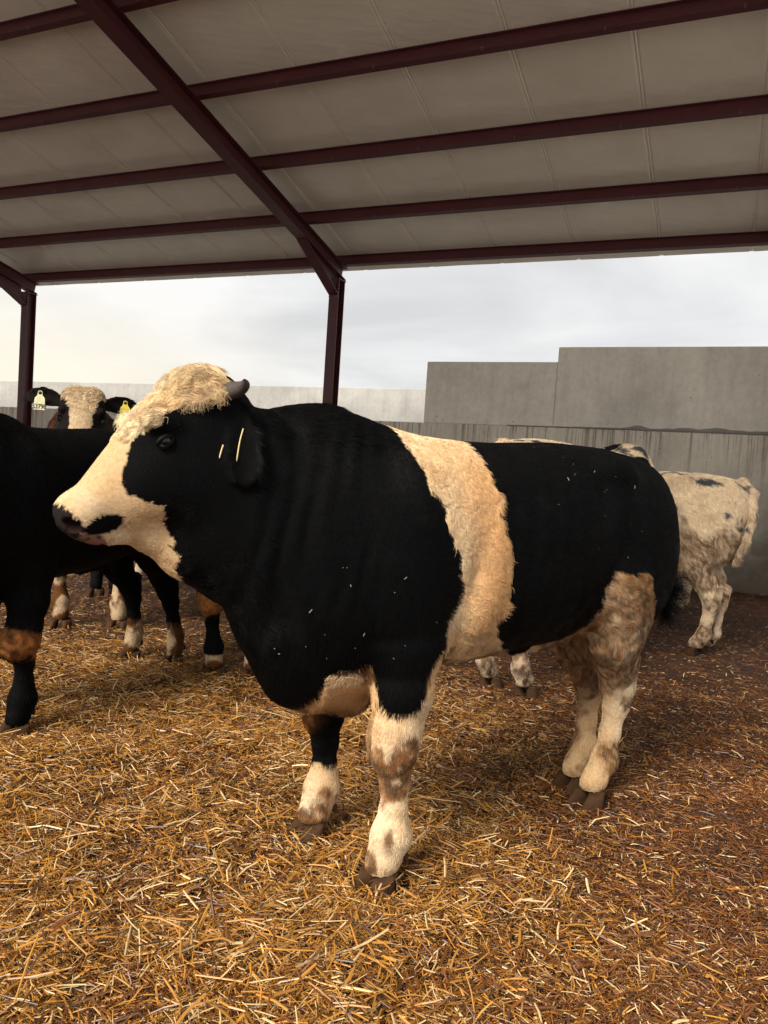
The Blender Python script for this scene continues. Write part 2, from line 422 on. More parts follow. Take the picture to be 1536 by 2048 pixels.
# straw litter
def straw(n, xr, yr, lmin, lmax, wmin, wmax, seed, dens=True, lift=.03):
    g = np.random.default_rng(seed)
    # sample uniformly in angle and in 1/distance-ish so that near straw is dense
    y = yr[0]+(yr[1]-yr[0])*g.random(n)**1.45; x = (xr[0]+(xr[1]-xr[0])*g.random(n))*y
    P = np.c_[x, y, x*0]
    gold = 1-.92*sstep(.05, 1.5, x+.7*(fbm(P, 1.3, 3, 5)-.5)*2+.05*(y-2))       # 1 in the fresh bedding, 0 in the muck at the right
    gold *= 1-.6*sstep(4.4, 6.5, y+.8*(fbm(P, 1., 2, 9)-.5))
    patch = sstep(.30, .52, fbm(P, 2.6, 4, 40))
    gold = gold*(.45+.55*patch)
    keep = g.random(n) < (.75+.25*gold if dens else 1)
    keep &= (foot_d(x, y) > .105) | (g.random(n) < .38)
    x, y, gold = x[keep], y[keep], gold[keep]; n = len(x)
    L = lmin+(lmax-lmin)*g.random(n)**2.4; L *= .6+.4*gold
    Wd = wmin+(wmax-wmin)*g.random(n)**2
    th = g.random(n)*np.pi+.5*(fbm(np.c_[x, y, x*0], 3, 2, 77)-.5); tilt = g.normal(0, .17, n)+.25*(g.random(n)**6)
    z = ground_h(x, y)+.003+lift*g.random(n)*(.25+.75*gold)*(.6+.8*patch[keep])+np.abs(np.sin(tilt))*L*.5
    d = np.c_[np.cos(th)*np.cos(tilt), np.sin(th)*np.cos(tilt), np.sin(tilt)]
    s = np.c_[-np.sin(th), np.cos(th), th*0]; rl = g.normal(0, .5, n)
    up = np.cross(d, s); s2 = s*np.cos(rl)[:, None]+up*np.sin(rl)[:, None]; up2 = np.cross(d, s2)
    bend = (g.normal(0, .045, n)*L)[:, None]; kink = (g.random(n)*.5+.25)[:, None]
    c = np.c_[x, y, z]; Lh = L[:, None]/2; Wh = Wd[:, None]/2
    V = np.zeros((n, 3, 3, 3), np.float32)
    for i, q in enumerate((-1, 0, 1)):
        base = c+d*Lh*(q if q else (kink-.5)*.8)+(s2*bend+np.array([0, 0, 1])*abs(bend)*.4 if q == 0 else 0)
        ww = Wh*(1 if q == 0 else .8)
        V[:, i, 0] = base-s2*ww; V[:, i, 1] = base+up2*ww*.55; V[:, i, 2] = base+s2*ww
    b = (np.arange(n)*9)[:, None]
    F = np.concatenate([b+np.array(q) for q in ((0, 1, 4, 3), (1, 2, 5, 4), (3, 4, 7, 6), (4, 5, 8, 7))])
    r = g.random(n)[:, None]; r2 = g.random(n)[:, None]; gd = gold[:, None]
    pale = np.array([.68, .48, .24]); goldc = np.array([.42, .190, .030]); brown = np.array([.15, .050, .010]); dark = np.array([.07, .032, .012])
    clean = np.clip(gd*1.0+.16, 0, 1)
    col = np.where(r < .10*clean+.04, pale*(.8+.4*r2), np.where(r < .68*clean, goldc*(.7+.6*r2), np.where(r < .9, brown*(.6+.9*r2), dark)))
    return V.reshape(-1, 3), F, np.repeat(col, 9, 0)
parts = [straw(95000, (-.62, .62), (1.35, 5.2), .018, .095, .0022, .0056, 1),
         straw(85000, (-.66, .66), (1.35, 3.6), .010, .05, .0016, .0042, 2, lift=.022),
         straw(9000, (-.62, .62), (1.35, 4.0), .05, .125, .0035, .0078, 6, lift=.04),
         straw(130000, (-.66, .66), (3.2, 11.0), .02, .10, .003, .0065, 3),
         straw(800, (-.62, .62), (1.35, 5.5), .08, .17, .0045, .0085, 4, lift=.05)]
vb = 0; VV = []; FF = []; CC = []
for v, f, c in parts: VV.append(v); FF.append(f+vb); CC.append(c); vb += len(v)
o = mesh_np('straw_litter', np.concatenate(VV), np.concatenate(FF), M_STRAW, smooth=False, cols=np.concatenate(CC))
tag(o, 'chopped golden straw bedding strewn over the muck', 'straw', kind='stuff')
# ------------------------------------------------------------------ cattle: one signed field per animal, meshed into one continuous body
def smin(a, b, k):
    h = np.clip(.5+.5*(b-a)/k, 0, 1); return b*(1-h)+a*h-k*h*(1-h)
def curve(st):
    st = np.array(st, float); x = st[:, 0]; xx = np.linspace(x[0], x[-1], 240)
    out = [xx]
    for j in range(1, st.shape[1]):
        y = np.interp(xx, x, st[:, j]); yp = np.r_[np.full(9, y[0]), y, np.full(9, y[-1])]
        k = np.hanning(21)[1:-1]; k /= k.sum(); ys = np.convolve(yp, k, 'valid'); wgt = np.clip(np.minimum(np.arange(240), np.arange(240)[::-1])/9., 0, 1)
        out.append(ys*wgt+y*(1-wgt))
    return out
def loft(s, t, y, cv, n=2.3):
    xx, top, bot, w = cv
    T_ = np.interp(s, xx, top); B_ = np.interp(s, xx, bot); w_ = np.interp(s, xx, w)
    c = (T_+B_)/2; h = (T_-B_)/2
    q = ((np.abs(y)/w_)**n+(np.abs(t-c)/h)**n)**(1/n)
    f = (q-1)*np.minimum(w_, h)
    over = np.maximum(np.maximum(xx[0]-s, s-xx[-1]), 0)
    return np.where(over > 0, np.hypot(np.maximum(f, 0), over), f)
def cone(P, a, b, r1, r2, sy=1.):
    a = np.array(a, float); b = np.array(b, float); S = np.array([1, sy, 1.])
    Q = (P-a)*S; d = (b-a)*S; L = d@d; h = np.clip((Q@d)/L, 0, 1)
    return np.linalg.norm(Q-h[:, None]*d, axis=1)-(r1+(r2-r1)*h)
def ell(P, c, r):
    r = np.array(r, float); q = (P-np.array(c))/r; k0 = np.linalg.norm(q, axis=1); k1 = np.linalg.norm(q/r, axis=1)
    return k0*(k0-1)/np.maximum(k1, 1e-6)
def chain(P, pts, k=.03, sy=1.):
    f = None
    for (a, ra), (b, rb) in zip(pts[:-1], pts[1:]):
        g = cone(P, a, b, ra, rb, sy); f = g if f is None else smin(f, g, k)
    return f
TORSO = curve([(-1.45, 1.27, 1.13, .05), (-1.415, 1.355, .98, .14), (-1.34, 1.40, .87, .215), (-1.24, 1.428, .80, .26), (-1.05, 1.448, .73, .285),
               (-.8, 1.45, .69, .31), (-.5, 1.425, .668, .335), (-.25, 1.418, .662, .335), (-.05, 1.43, .62, .30), (.08, 1.442, .585, .28),
               (.2, 1.455, .575, .255), (.3, 1.44, .62, .215), (.37, 1.38, .72, .15), (.41, 1.25, .85, .08)])
NECK = curve([(-.1, 1.37, .80, .2), (.1, 1.445, .70, .235), (.2, 1.472, .68, .23), (.3, 1.460, .70, .215), (.4, 1.458, .78, .19), (.5, 1.468, .885, .165),
              (.58, 1.47, .955, .145), (.66, 1.43, 1.03, .115), (.70, 1.36, 1.1, .07)])
HEAD = curve([(-.04, .03, -.06, .05), (-.01, .07, -.12, .10), (.05, .088, -.18, .125), (.13, .104, -.235, .135), (.22, .106, -.235, .13), (.30, .096, -.20, .108),
              (.38, .080, -.155, .090), (.45, .065, -.112, .082), (.50, .058, -.092, .078), (.54, .046, -.068, .066), (.560, .018, -.034, .042)])
HP0 = np.array([.54, 0, 1.485]); HA = np.array([.716, 0, -.698]); HN = np.array([.698, 0, .716])
class Pose:
    def __init__(s, **k):
        s.fore = [(0, 0), (.05, 0)]; s.hind = [(0, 0), (0, 0)]      # foot offsets (dx, dy) left, right
        s.pitch = 0; s.yaw = 0; s.ear = -1.0; s.ball = False; s.tailside = 1.; s.hl = 1.; s.tail = 3.6; s.fat = 1.
        s.__dict__.update(k)
        cp, sp, cy, sy = math.cos(s.pitch), math.sin(s.pitch), math.cos(s.yaw), math.sin(s.yaw)
        ry = np.array([[cp, 0, sp], [0, 1, 0], [-sp, 0, cp]]); rz = np.array([[cy, -sy, 0], [sy, cy, 0], [0, 0, 1]])
        s.M = rz@ry; s.piv = np.array([.18, 0, 1.15])
    def inv(s, P): return (P-s.piv)@s.M+s.piv       # world -> rest of the head group
    def fwd(s, P): return (P-s.piv)@s.M.T+s.piv
def H(s_, t_, y=0): return HP0+HA*s_+HN*t_+np.array([0, y, 0])
def leg_pts(side, which, off):
    dx, dy = off; sd_ = side
    if which == 'fore':
        pts = [((.03, .17, 1.0), .13), ((-.04, .205, .76), .115), ((-.032, .215, .62), .092), ((-.014, .215, .50), .077), ((-.008, .215, .435), .073), ((-.022, .215, .34), .044), ((-.024, .215, .24), .040),
               ((-.022, .215, .165), .062), ((-.002, .215, .10), .050), ((.008, .215, .075), .050)]
    else:
        pts = [((-1.02, .19, .92), .15), ((-1.08, .165, .74), .125), ((-1.17, .12, .60), .088), ((-1.225, .09, .48), .070), ((-1.232, .085, .40), .054), ((-1.215, .08, .28), .041),
               ((-1.20, .077, .17), .055), ((-1.155, .074, .10), .050), ((-1.135, .072, .075), .050)]
    out = []
    for (x, y, z), r in pts:
        k = np.clip(1-z/.95, 0, 1)
        out.append(((x+dx*k, sd_*(y+dy*k), z), r))
    return out
def head_field(Q):
    """Q in the head group's rest frame"""
    q = Q-HP0; s = q@HA; t = q@HN; y = Q[:, 1]
    f = loft(s, t, y, HEAD, 2.5)
    ay = np.abs(y); A = np.c_[Q[:, 0], ay, Q[:, 2]]
    f = smin(f, ell(A, H(.045, .040, .045), (.08, .072, .065)), .05)          # poll
    f = smin(f, ell(A, H(.205, .068, .108), (.048, .024, .024)), .03)       # brow
    f = smin(f, ell(A, H(.27, -.10, .085), (.13, .045, .08)), .06)          # cheek
    f = np.maximum(f, -(ell(A, H(.238, .030, .150), (.028, .016, .017))))   # eye socket
    f = smin(f, ell(A, H(.505, .008, .045), (.055, .045, .052)), .03)       # nostril wing
    f = np.maximum(f, -ell(A, H(.545, .010, .062), (.027, .022, .019)))     # nostril
    f = smin(f, ell(A, H(.495, -.084, 0), (.062, .055, .026)), .025)         # chin
    g = np.abs(t+.088+.10*(s-.5))-.003; f = np.where((s > .44) & (s < .6), np.maximum(f, -np.maximum(g, -(f+.009))), f)   # mouth line
    return f, s, t
def tail_f(P, po):
    k = po.tailside
    return chain(P, [((-1.36, 0, 1.385), .045), ((-1.445, .02*k, 1.31), .036), ((-1.475, .07*k, 1.14), .027), ((-1.455, .12*k, .95), .023), ((-1.40, .165*k, .78), .018)], .02)
def body_field(P, po):
    A = np.c_[P[:, 0], np.abs(P[:, 1]), P[:, 2]]
    f = loft(P[:, 0], P[:, 2], P[:, 1], TORSO, 2.35)
    f = smin(f, ell(A, (-1.14, .15, 1.02), (.25, .145, .32)), .06)          # thigh
    f = smin(f, ell(A, (-1.28, .12, 1.02), (.12, .11, .27)), .05)
    f = smin(f, ell(A, (-.93, .17, 1.20), (.10, .12, .12)), .06)            # hip
    f = smin(f, ell(A, (-.02, .17, 1.02), (.19, .13, .30)), .08)            # shoulder
    ay = A[:, 1]; x, z = P[:, 0], P[:, 2]; sidew = sstep(.10, .22, ay)
    f = smin(f, ell(A, (-.955, .195, 1.35), (.07, .05, .04)), .09)        # hip bone
    f = f+sidew*(.022*np.exp(-((x+.86)/.10)**2-((z-1.24)/.10)**2)           # flank hollow
        + .014*np.exp(-((x+.20+.22*(z-1.0))/.05)**2-((z-1.0)/.26)**2)       # behind the shoulder
        + .010*np.exp(-((x-.17-.25*(z-1.1))/.045)**2-((z-1.08)/.22)**2)     # neck and shoulder line
        + .014*np.exp(-((x+.83+.5*(z-.9))/.05)**2-((z-.93)/.13)**2)         # stifle fold
        + .010*np.exp(-((x+.03)/.15)**2-((z-.80)/.03)**2)
        + .0022*np.sin(x*62+z*9)*np.exp(-((x+.52)/.22)**2-((z-1.0)/.22)**2))
    f = smin(f, cone(P, (.04, 0, .59), (.22, 0, .68), .085, .115), .07)     # brisket
    f = smin(f, cone(P, (.22, 0, .68), (.31, 0, .80), .115, .11), .06)
    f = smin(f, cone(P, (-.70, 0, .675), (-.88, 0, .70), .035, .05), .05)   # sheath
    f = smin(f, ell(P, (-1.10, 0, .68), (.075, .07, .12)), .05)
    for side, i in ((1, 0), (-1, 1)):
        f = smin(f, chain(P, leg_pts(side, 'fore', po.fore[i]), .03, 1.12), .05)
        L = leg_pts(side, 'hind', po.hind[i]); g = chain(P, L, .03, 1.2)
        hk = np.array(L[3][0]); g = smin(g, cone(P, hk+(-.058, 0, .055), hk+(-.03, 0, -.08), .030, .026), .03)
        f = smin(f, g, .05)
    if po.ball:
        for sy in (1, -1):
            q = P-np.array([po.fore[0 if sy > 0 else 1][0]*.55, 0, 0]); f = smin(f, ell(q, (.012, sy*.215, .425), (.098, .094, .085))+.010*np.sin(P[:, 0]*95+P[:, 2]*60)*np.sin(P[:, 1]*90+P[:, 2]*70), .012)
    # tail
    f = smin(f, tail_f(P, po), .022)
    Q = po.inv(P)
    g = loft(Q[:, 0], Q[:, 2], Q[:, 1], NECK, 2.2)
    g = smin(g, chain(Q, [((.79, 0, 1.12), .022), ((.72, 0, 1.083), .042), ((.62, 0, 1.04), .068), ((.5, 0, .985), .08)], .04), .05)
    g = g+.0030*np.sin(Q[:, 0]*88+3*np.sin(Q[:, 2]*4.5)+np.abs(Q[:, 1])*6+1.5*np.sin(Q[:, 2]*15+Q[:, 0]*19))*(.4+.9*np.sin(Q[:, 2]*9+Q[:, 0]*12)**2)*sstep(-.05, .1, Q[:, 0])*sstep(.56, .45, Q[:, 0])*sstep(.75, .95, Q[:, 2])*sstep(1.45, 1.38, Q[:, 2])
    h, _, _ = head_field(Q)
    g = smin(g, h, .045)
    # ears, flattened leaves
    for sd_ in (1, -1):
        dr = po.ear[0 if sd_ > 0 else 1] if isinstance(po.ear, tuple) else po.ear; hang = dr < -1; e0 = H(.025, -.055, sd_*.128) if hang else H(.0, -.035, sd_*.115); ln = .205 if hang else .235
        ax = np.array([.02 if hang else -.25, sd_*math.cos(dr)*.95, math.sin(dr)]); ax /= np.linalg.norm(ax)
        nz = np.array([.8, 0, .25]) if dr > -1 else np.array([.35, sd_*.9, .1]); nz -= ax*(nz@ax); nz /= np.linalg.norm(nz); bx = np.cross(ax, nz)
        q = Q-e0; u = q@ax; v = q@bx; w_ = q@nz
        wd = np.interp(u, [-.02, .0, .07, .13, .19, ln], np.array([.025, .03, .062, .068, .05, .01])*(.68 if hang else 1))
        cup = .012-.9*v*v/.07
        e = np.maximum(np.hypot(np.maximum(np.abs(v)-wd*.75, 0), np.maximum(np.abs(w_+cup*1.0)-.004, 0))-np.minimum(wd*.25, .009), np.maximum(-.03-u, u-ln))
        g = smin(g, e, .02)
    return smin(f, g, .07)

def mesh_field(fn, lo, hi, h):
    """surface nets on a sparse evaluation of fn"""
    lo = np.array(lo); nb = np.ceil((np.array(hi)-lo)/h/4).astype(int); n = nb*4+1
    cx = [lo[i]+h*(4*np.arange(nb[i])+2) for i in range(3)]
    CP = np.stack(np.meshgrid(*cx, indexing='ij'), -1).reshape(-1, 3)
    fc = fn(CP).reshape(nb)
    G = np.repeat(np.repeat(np.repeat(fc, 4, 0), 4, 1), 4, 2)
    G = np.pad(G, ((0, 1),)*3, mode='edge')
    near = np.abs(fc) < h*7
    m = np.repeat(np.repeat(np.repeat(near, 4, 0), 4, 1), 4, 2); m = np.pad(m, ((0, 1),)*3, mode='edge')
    idx = np.argwhere(m); vals = np.empty(len(idx))
    for a in range(0, len(idx), 400000):
        vals[a:a+400000] = fn(lo+idx[a:a+400000]*h)
    G[m] = vals
    ins = G < 0
    # active cells
    c = [ins[i:n[0]-1+i, j:n[1]-1+j, k:n[2]-1+k] for i in (0, 1) for j in (0, 1) for k in (0, 1)]
    cnt = sum(x.astype(np.int8) for x in c); act = (cnt > 0) & (cnt < 8)
    ci = np.argwhere(act); vid = np.full(act.shape, -1, np.int64); vid[act] = np.arange(len(ci))
    acc = np.zeros((len(ci), 3)); w = np.zeros(len(ci))
    cor = [(i, j, k) for i in (0, 1) for j in (0, 1) for k in (0, 1)]
    for a in range(8):
        for b in range(a+1, 8):
            if sum(abs(cor[a][q]-cor[b][q]) for q in range(3)) != 1: continue
            va = G[ci[:, 0]+cor[a][0], ci[:, 1]+cor[a][1], ci[:, 2]+cor[a][2]]; vb_ = G[ci[:, 0]+cor[b][0], ci[:, 1]+cor[b][1], ci[:, 2]+cor[b][2]]
            x = (va < 0) != (vb_ < 0); t = va/(va-vb_+1e-12)
            p = np.array(cor[a])+(np.array(cor[b])-np.array(cor[a]))*np.clip(t, 0, 1)[:, None]
            acc += np.where(x[:, None], p, 0); w += x
    V = lo+(ci+acc/w[:, None])*h
    F = []
    for ax in range(3):
        b, c_ = (ax+1) % 3, (ax+2) % 3
        sl0 = [slice(None)]*3; sl1 = [slice(None)]*3; sl0[ax] = slice(0, -1); sl1[ax] = slice(1, None)
        e = ins[tuple(sl0)] != ins[tuple(sl1)]
        ei = np.argwhere(e); ok = (ei[:, b] > 0) & (ei[:, c_] > 0) & (ei[:, b] < n[b]-1) & (ei[:, c_] < n[c_]-1); ei = ei[ok]
        def cell(db, dc):
            q = ei.copy(); q[:, b] += db; q[:, c_] += dc; return vid[q[:, 0], q[:, 1], q[:, 2]]
        quad = np.c_[cell(-1, -1), cell(0, -1), cell(0, 0), cell(-1, 0)]
        pos = ins[ei[:, 0], ei[:, 1], ei[:, 2]]
        quad[~pos] = quad[~pos][:, ::-1]; F.append(quad)
    F = np.concatenate(F); F = F[(F >= 0).all(1)]
    return V, F
def normals(V, F):
    n = np.cross(V[F[:, 2]]-V[F[:, 0]], V[F[:, 3]]-V[F[:, 1]]); N = np.zeros_like(V)
    for i in range(4): np.add.at(N, F[:, i], n)
    return N/np.maximum(np.linalg.norm(N, axis=1), 1e-9)[:, None]


CREAM = np.array([.66, .46, .26]); PALE = np.array([.76, .60, .40]); TAN = np.array([.54, .30, .12]); BLACK = np.array([.0026, .0027, .0030])
MUD = np.array([.115, .046, .014]); RED = np.array([.11, .035, .018]); GREY = np.array([.20, .17, .15])
def inpoly(x, y, poly):
    r = np.zeros(len(x), bool); j = len(poly)-1
    for i in range(len(poly)):
        xi, yi = poly[i]; xj, yj = poly[j]
        if yi != yj: r ^= ((yi > y) != (yj > y)) & (x < (xj-xi)*(y-yi)/(yj-yi)+xi)
        j = i
    return r
def pl_interp(v, pairs):
    p = sorted(pairs); return np.interp(v, [a for a, _ in p], [b for _, b in p])
FACE = [(.45, -.5), (.432, -.322), (.418, -.259), (.385, -.208), (.372, -.14), (.360, -.094), (.385, -.043), (.40, -.017), (.394, .014), (.376, .036), (.343, .046), (.324, .058), (.293, .068),
        (.237, .076), (.185, .080), (.147, .074), (.127, .062), (.102, .057), (.063, .044), (.02, .04), (-.02, .05), (-.03, .3), (.3, .35), (.7, .2), (.7, -.5)]
BLAZE = [(.6, .0), (.40, .06), (.3, .085), (.22, .105), (.16, .10), (.12, .075), (.06, .05), (.0, .045), (-.08, .05), (-.08, .3), (.3, .35), (.7, .2)]
def headc(P, po):
    Q = po.inv(P); q = Q-HP0; return Q, q@HA, q@HN
def is_head(Q, s, t): return (Q[:, 0] > .50) & ((s > -.06) | (t > .02))
def lerp(a, b, k): k = np.asarray(k)[:, None]; return a*(1-k)+b*k

def coat_main(P, po, jit):
    """returns colour and hair class: 0 short sleek, 1 belt shag, 2 forehead curls, 3 leg, 4 bare"""
    n = len(P); x, y, z = P.T; ay = np.abs(y)
    j = (fbm(P, 28, 3, 1)-.5)*.030*jit; xx = x+j; zz = z+(fbm(P, 24, 3, 8)-.5)*.030*jit
    Q, s, t = headc(P, po); hd_ = is_head(Q, s, t)
    L = pl_interp(z, [(1.6, .03), (1.413, .004), (1.338, -.014), (1.265, -.032), (1.209, -.068), (1.14, -.086), (1.068, -.122), (.995, -.149), (.942, -.158), (.888, -.14), (.842, -.122), (.78, -.131), (.6, -.13)])
    Rr = pl_interp(z, [(1.6, -.30), (1.40, -.28), (1.297, -.278), (1.228, -.284), (1.158, -.292), (1.086, -.325), (1.022, -.318), (.959, -.316), (.896, -.332), (.86, -.308), (.8, -.34), (.70, -.455), (.6, -.46)])
    belt = (xx < L) & (xx > Rr) & (z > .6)
    fore = (x > -.2) & (x < .14) & (z < .82) & (ay > .12)
    zb = pl_interp(xx, [(-.2, .80), (-.14, .77), (-.077, .734), (-.05, .69), (-.041, .617), (-.023, .582), (.013, .563), (.046, .564), (.063, .582), (.067, .65), (.1, .72)])
    wl = fore & (((zz < zb) & (y > 0)) | ((y > 0) & (y < .185) & (z < .67)))
    wr = fore & (zz < .262) & (y < 0)
    bris = (zz < .70-np.maximum(xx-.20, 0)*2.4) & (x > -.06) & (x < .30) & (ay < .205) & (z > .42) & ~((y < -.10) & (z < .53))
    hz = pl_interp(xx, [(-1.5, .60), (-1.30, .70), (-1.20, .80), (-1.12, .90), (-1.07, .99), (-1.0, .985), (-.90, .995), (-.875, .93), (-.87, .85), (-.845, .79), (-.80, .73), (-.7, .60)])
    hind = (x < -.75) & (zz < hz) & (ay > .02) | ((x < -.84) & (ay < .17) & (z < .78) & (x > -1.3))
    tail = (x < -1.34) & (tail_f(P, po) < .018) & (z < 1.3)
    hind &= ~tail
    face = inpoly(s+j, t+j*.6, FACE) & (Q[:, 0] > .52)
    mp = ((s-.488)/.047)**2+((t+.036-.35*(s-.5))/.027)**2 < 1
    lipskin = (s > .512) & (t < -.012) & ~mp & (Q[:, 0] > .5)
    nose = (s > .528) & (t > -.020) & ~mp; nose |= ((s-.556)/.024)**2+((t-.012)/.040)**2 < 1
    W = belt | wl | wr | bris | hind | face
    c = np.tile(BLACK, (n, 1)); cls = np.zeros(n, int)
    f1 = fbm(P, 5, 3, 31); f2 = fbm(P, 14, 3, 41)
    cream = lerp(lerp(CREAM, PALE, sstep(.40, .7, f1)), TAN, sstep(.55, .80, f2)*.25)
    # the middle and back of the belt are stained orange
    org = sstep(-.10, -.24, x)*sstep(1.42, 1.3, z)*sstep(.74, .95, z)*belt
    cream = lerp(cream, TAN*1.08, org*(.55+.4*f1)); cream = lerp(cream, TAN, .65*bris*sstep(.72, .60, z)+0*x)
    low = sstep(.78, .70, z)*belt; cream = lerp(cream, MUD, low*sstep(.42, .6, f2)*.8)
    c[W] = cream[W]; cls[belt] = 1; cls[(wl | wr | hind | bris)] = 3; cls[bris] = 1
    fh = face & (s < .30) & (t > .0); cls[fh] = 2; cls[face & ~fh] = 3
    c[face & ~fh & (s < .46)] = lerp(cream, TAN, .25+0*x)[face & ~fh & (s < .46)]
    # dung and mud on the legs
    m = fbm(P, 9, 4, 51); hindm = (x < -.7)
    k = np.where(hindm, sstep(.42, .56, m+.17*sstep(.50, .75, z)*sstep(1.1, .95, z)+.10*sstep(-1.0, -1.25, x)-.13*sstep(.56, .42, z)), sstep(.50, .60, m+.14*np.exp(-((z-.44)/.07)**2)+.16*np.exp(-((z-.10)/.06)**2)*(x > 0)+.05*(y < 0)))
    fz = fbm(P, 70, 3, 57); k = np.where(hindm, np.clip(k, 0, 1)*(.58+.42*sstep(.35, .6, fz)), k*sstep(.34, .56, fbm(P, 34, 3, 57)+.10*k)); k = k*(hind | wl | wr)
    k = np.maximum(k, (wl | wr)*sstep(.35, .62, (.70*np.exp(-((z-.40+.05*np.sin(y*30))/.085)**2-((x-.05)/.07)**2)+.55*np.exp(-((z-.17)/.05)**2-((x-.02)/.04)**2)+.5*np.exp(-((z-.08)/.02)**2))*(.4+1.2*fbm(P, 13, 2, 66))+.75*(fbm(P, 38, 3, 59)-.5)))
    k = np.maximum(k, bris*sstep(.62, .53, z)*sstep(.30, .48, m)*.97)
    knee = np.exp(-(((x-.05)/.06)**2+((y+.22)/.08)**2+((z-.44)/.06)**2)); k = np.maximum(k, sstep(.25, .6, knee+.35*(m-.5)))
    c = lerp(c, lerp(MUD*.7, MUD*2.2, sstep(.35, .65, fbm(P, 50, 2, 58))), k*.9)
    c[mp & (ay > .03) & hd_] = BLACK; cls[mp & hd_] = 0
    ls = lipskin & hd_ & ~nose; c[ls] = lerp(np.array([.30, .17, .13])+0*P, np.array([.03, .022, .022])+0*P, sstep(.50, .62, fbm(P, 75, 2, 4)))[ls]; cls[ls] = 4
    nz_ = nose & hd_; c[nz_] = lerp(np.array([.018, .014, .014])+0*P, np.array([.14, .085, .08])+0*P, sstep(.58, .72, fbm(P, 60, 2, 3))*.45*sstep(.0, -.04, t))[nz_]; cls[nz_] = 4
    inn = (ell(np.c_[Q[:, 0], np.abs(Q[:, 1]), Q[:, 2]], H(.545, .008, .058), (.026, .024, .022)) < .004); c[inn] = (.02, .010, .010); cls[inn] = 4
    return c, cls
def coat_black(P, po, jit, sock=.30, foresock=.10, face_blaze=False, red=0.):
    n = len(P); x, y, z = P.T; zz = z+(fbm(P, 24, 3, 8)-.5)*.03*jit
    c = np.tile(BLACK, (n, 1)); cls = np.zeros(n, int); f = fbm(P, 7, 3, 9); m = fbm(P, 12, 4, 51)
    if red: c = lerp(c, RED, sstep(.25, .55, f)*red)
    w = ((x < -.7) & (zz < sock)) | ((x > -.7) & (zz < foresock))
    c[w] = lerp(CREAM, GREY, .35+0*x)[w]; cls[w] = 3
    c = lerp(c, MUD, w*sstep(.5, .62, m+.1*sstep(.15, .05, z)))
    for sy in (1, -1):
        k = np.exp(-(((x-.03)/.13)**2+((y-sy*.215)/.13)**2+((z-.43)/.075)**2)); kk = sstep(.30, .5, k+.8*(m-.5)); c = lerp(c, MUD*2.5*(.2+1.6*fbm(P, 45, 2, 77)[:, None]), kk); cls[kk > .5] = 3
    if face_blaze:
        lg = (z < .8) & ~w; c[lg] = BLACK*1.5
        Q, s, t = headc(P, po); j = (fbm(P, 28, 3, 1)-.5)*.02
        b = (t > .0) & (Q[:, 0] > .5) & (np.abs(Q[:, 1])+j < np.interp(s, [-.05, .08, .12, .2, .3, .5], [.12, .12, .09, .068, .062, .058])); c[b] = (lerp(CREAM, PALE, f)*.85)[b]; cls[b] = 2
        ed = (is_head(Q, s, t) | ((np.abs(Q[:, 1]) > .13) & (Q[:, 0] > .42))) & ~b; c[ed] = np.array([.013, .009, .009]); 
    return c, cls
def coat_pied(P, po, jit, dark=0):
    n = len(P); x, y, z = P.T; f = fbm(P, 5, 3, 9); f2 = fbm(P, 15, 3, 19); m = fbm(P, 9, 4, 51)
    c = lerp(lerp(CREAM, PALE, .4+.6*f)*1.05+np.array([0, .015, .04]), TAN, sstep(.5, .75, f2)*.15); cls = np.full(n, 1); cls[z < .75] = 3
    c = lerp(c, np.array([.075, .077, .083]), sstep(.61, .72, fbm(P, 10, 3, 61+dark)+.05*sstep(.9, 1.2, z)-.08*sstep(.9, .7, z)))
    k = sstep(.42, .60, m+.16*sstep(1.05, .8, z)*sstep(.4, .6, z)+.05*sstep(.3, .1, z))*(.35+.65*sstep(.35, .6, fbm(P, 55, 3, 57))); c = lerp(c, MUD, k*sstep(1.2, .95, z)*.85)
    if dark:
        d = ((y > .03) & (x > -.75) & (z > 1.0)); c[d] = BLACK*2; cls[d] = 1
    return c, cls

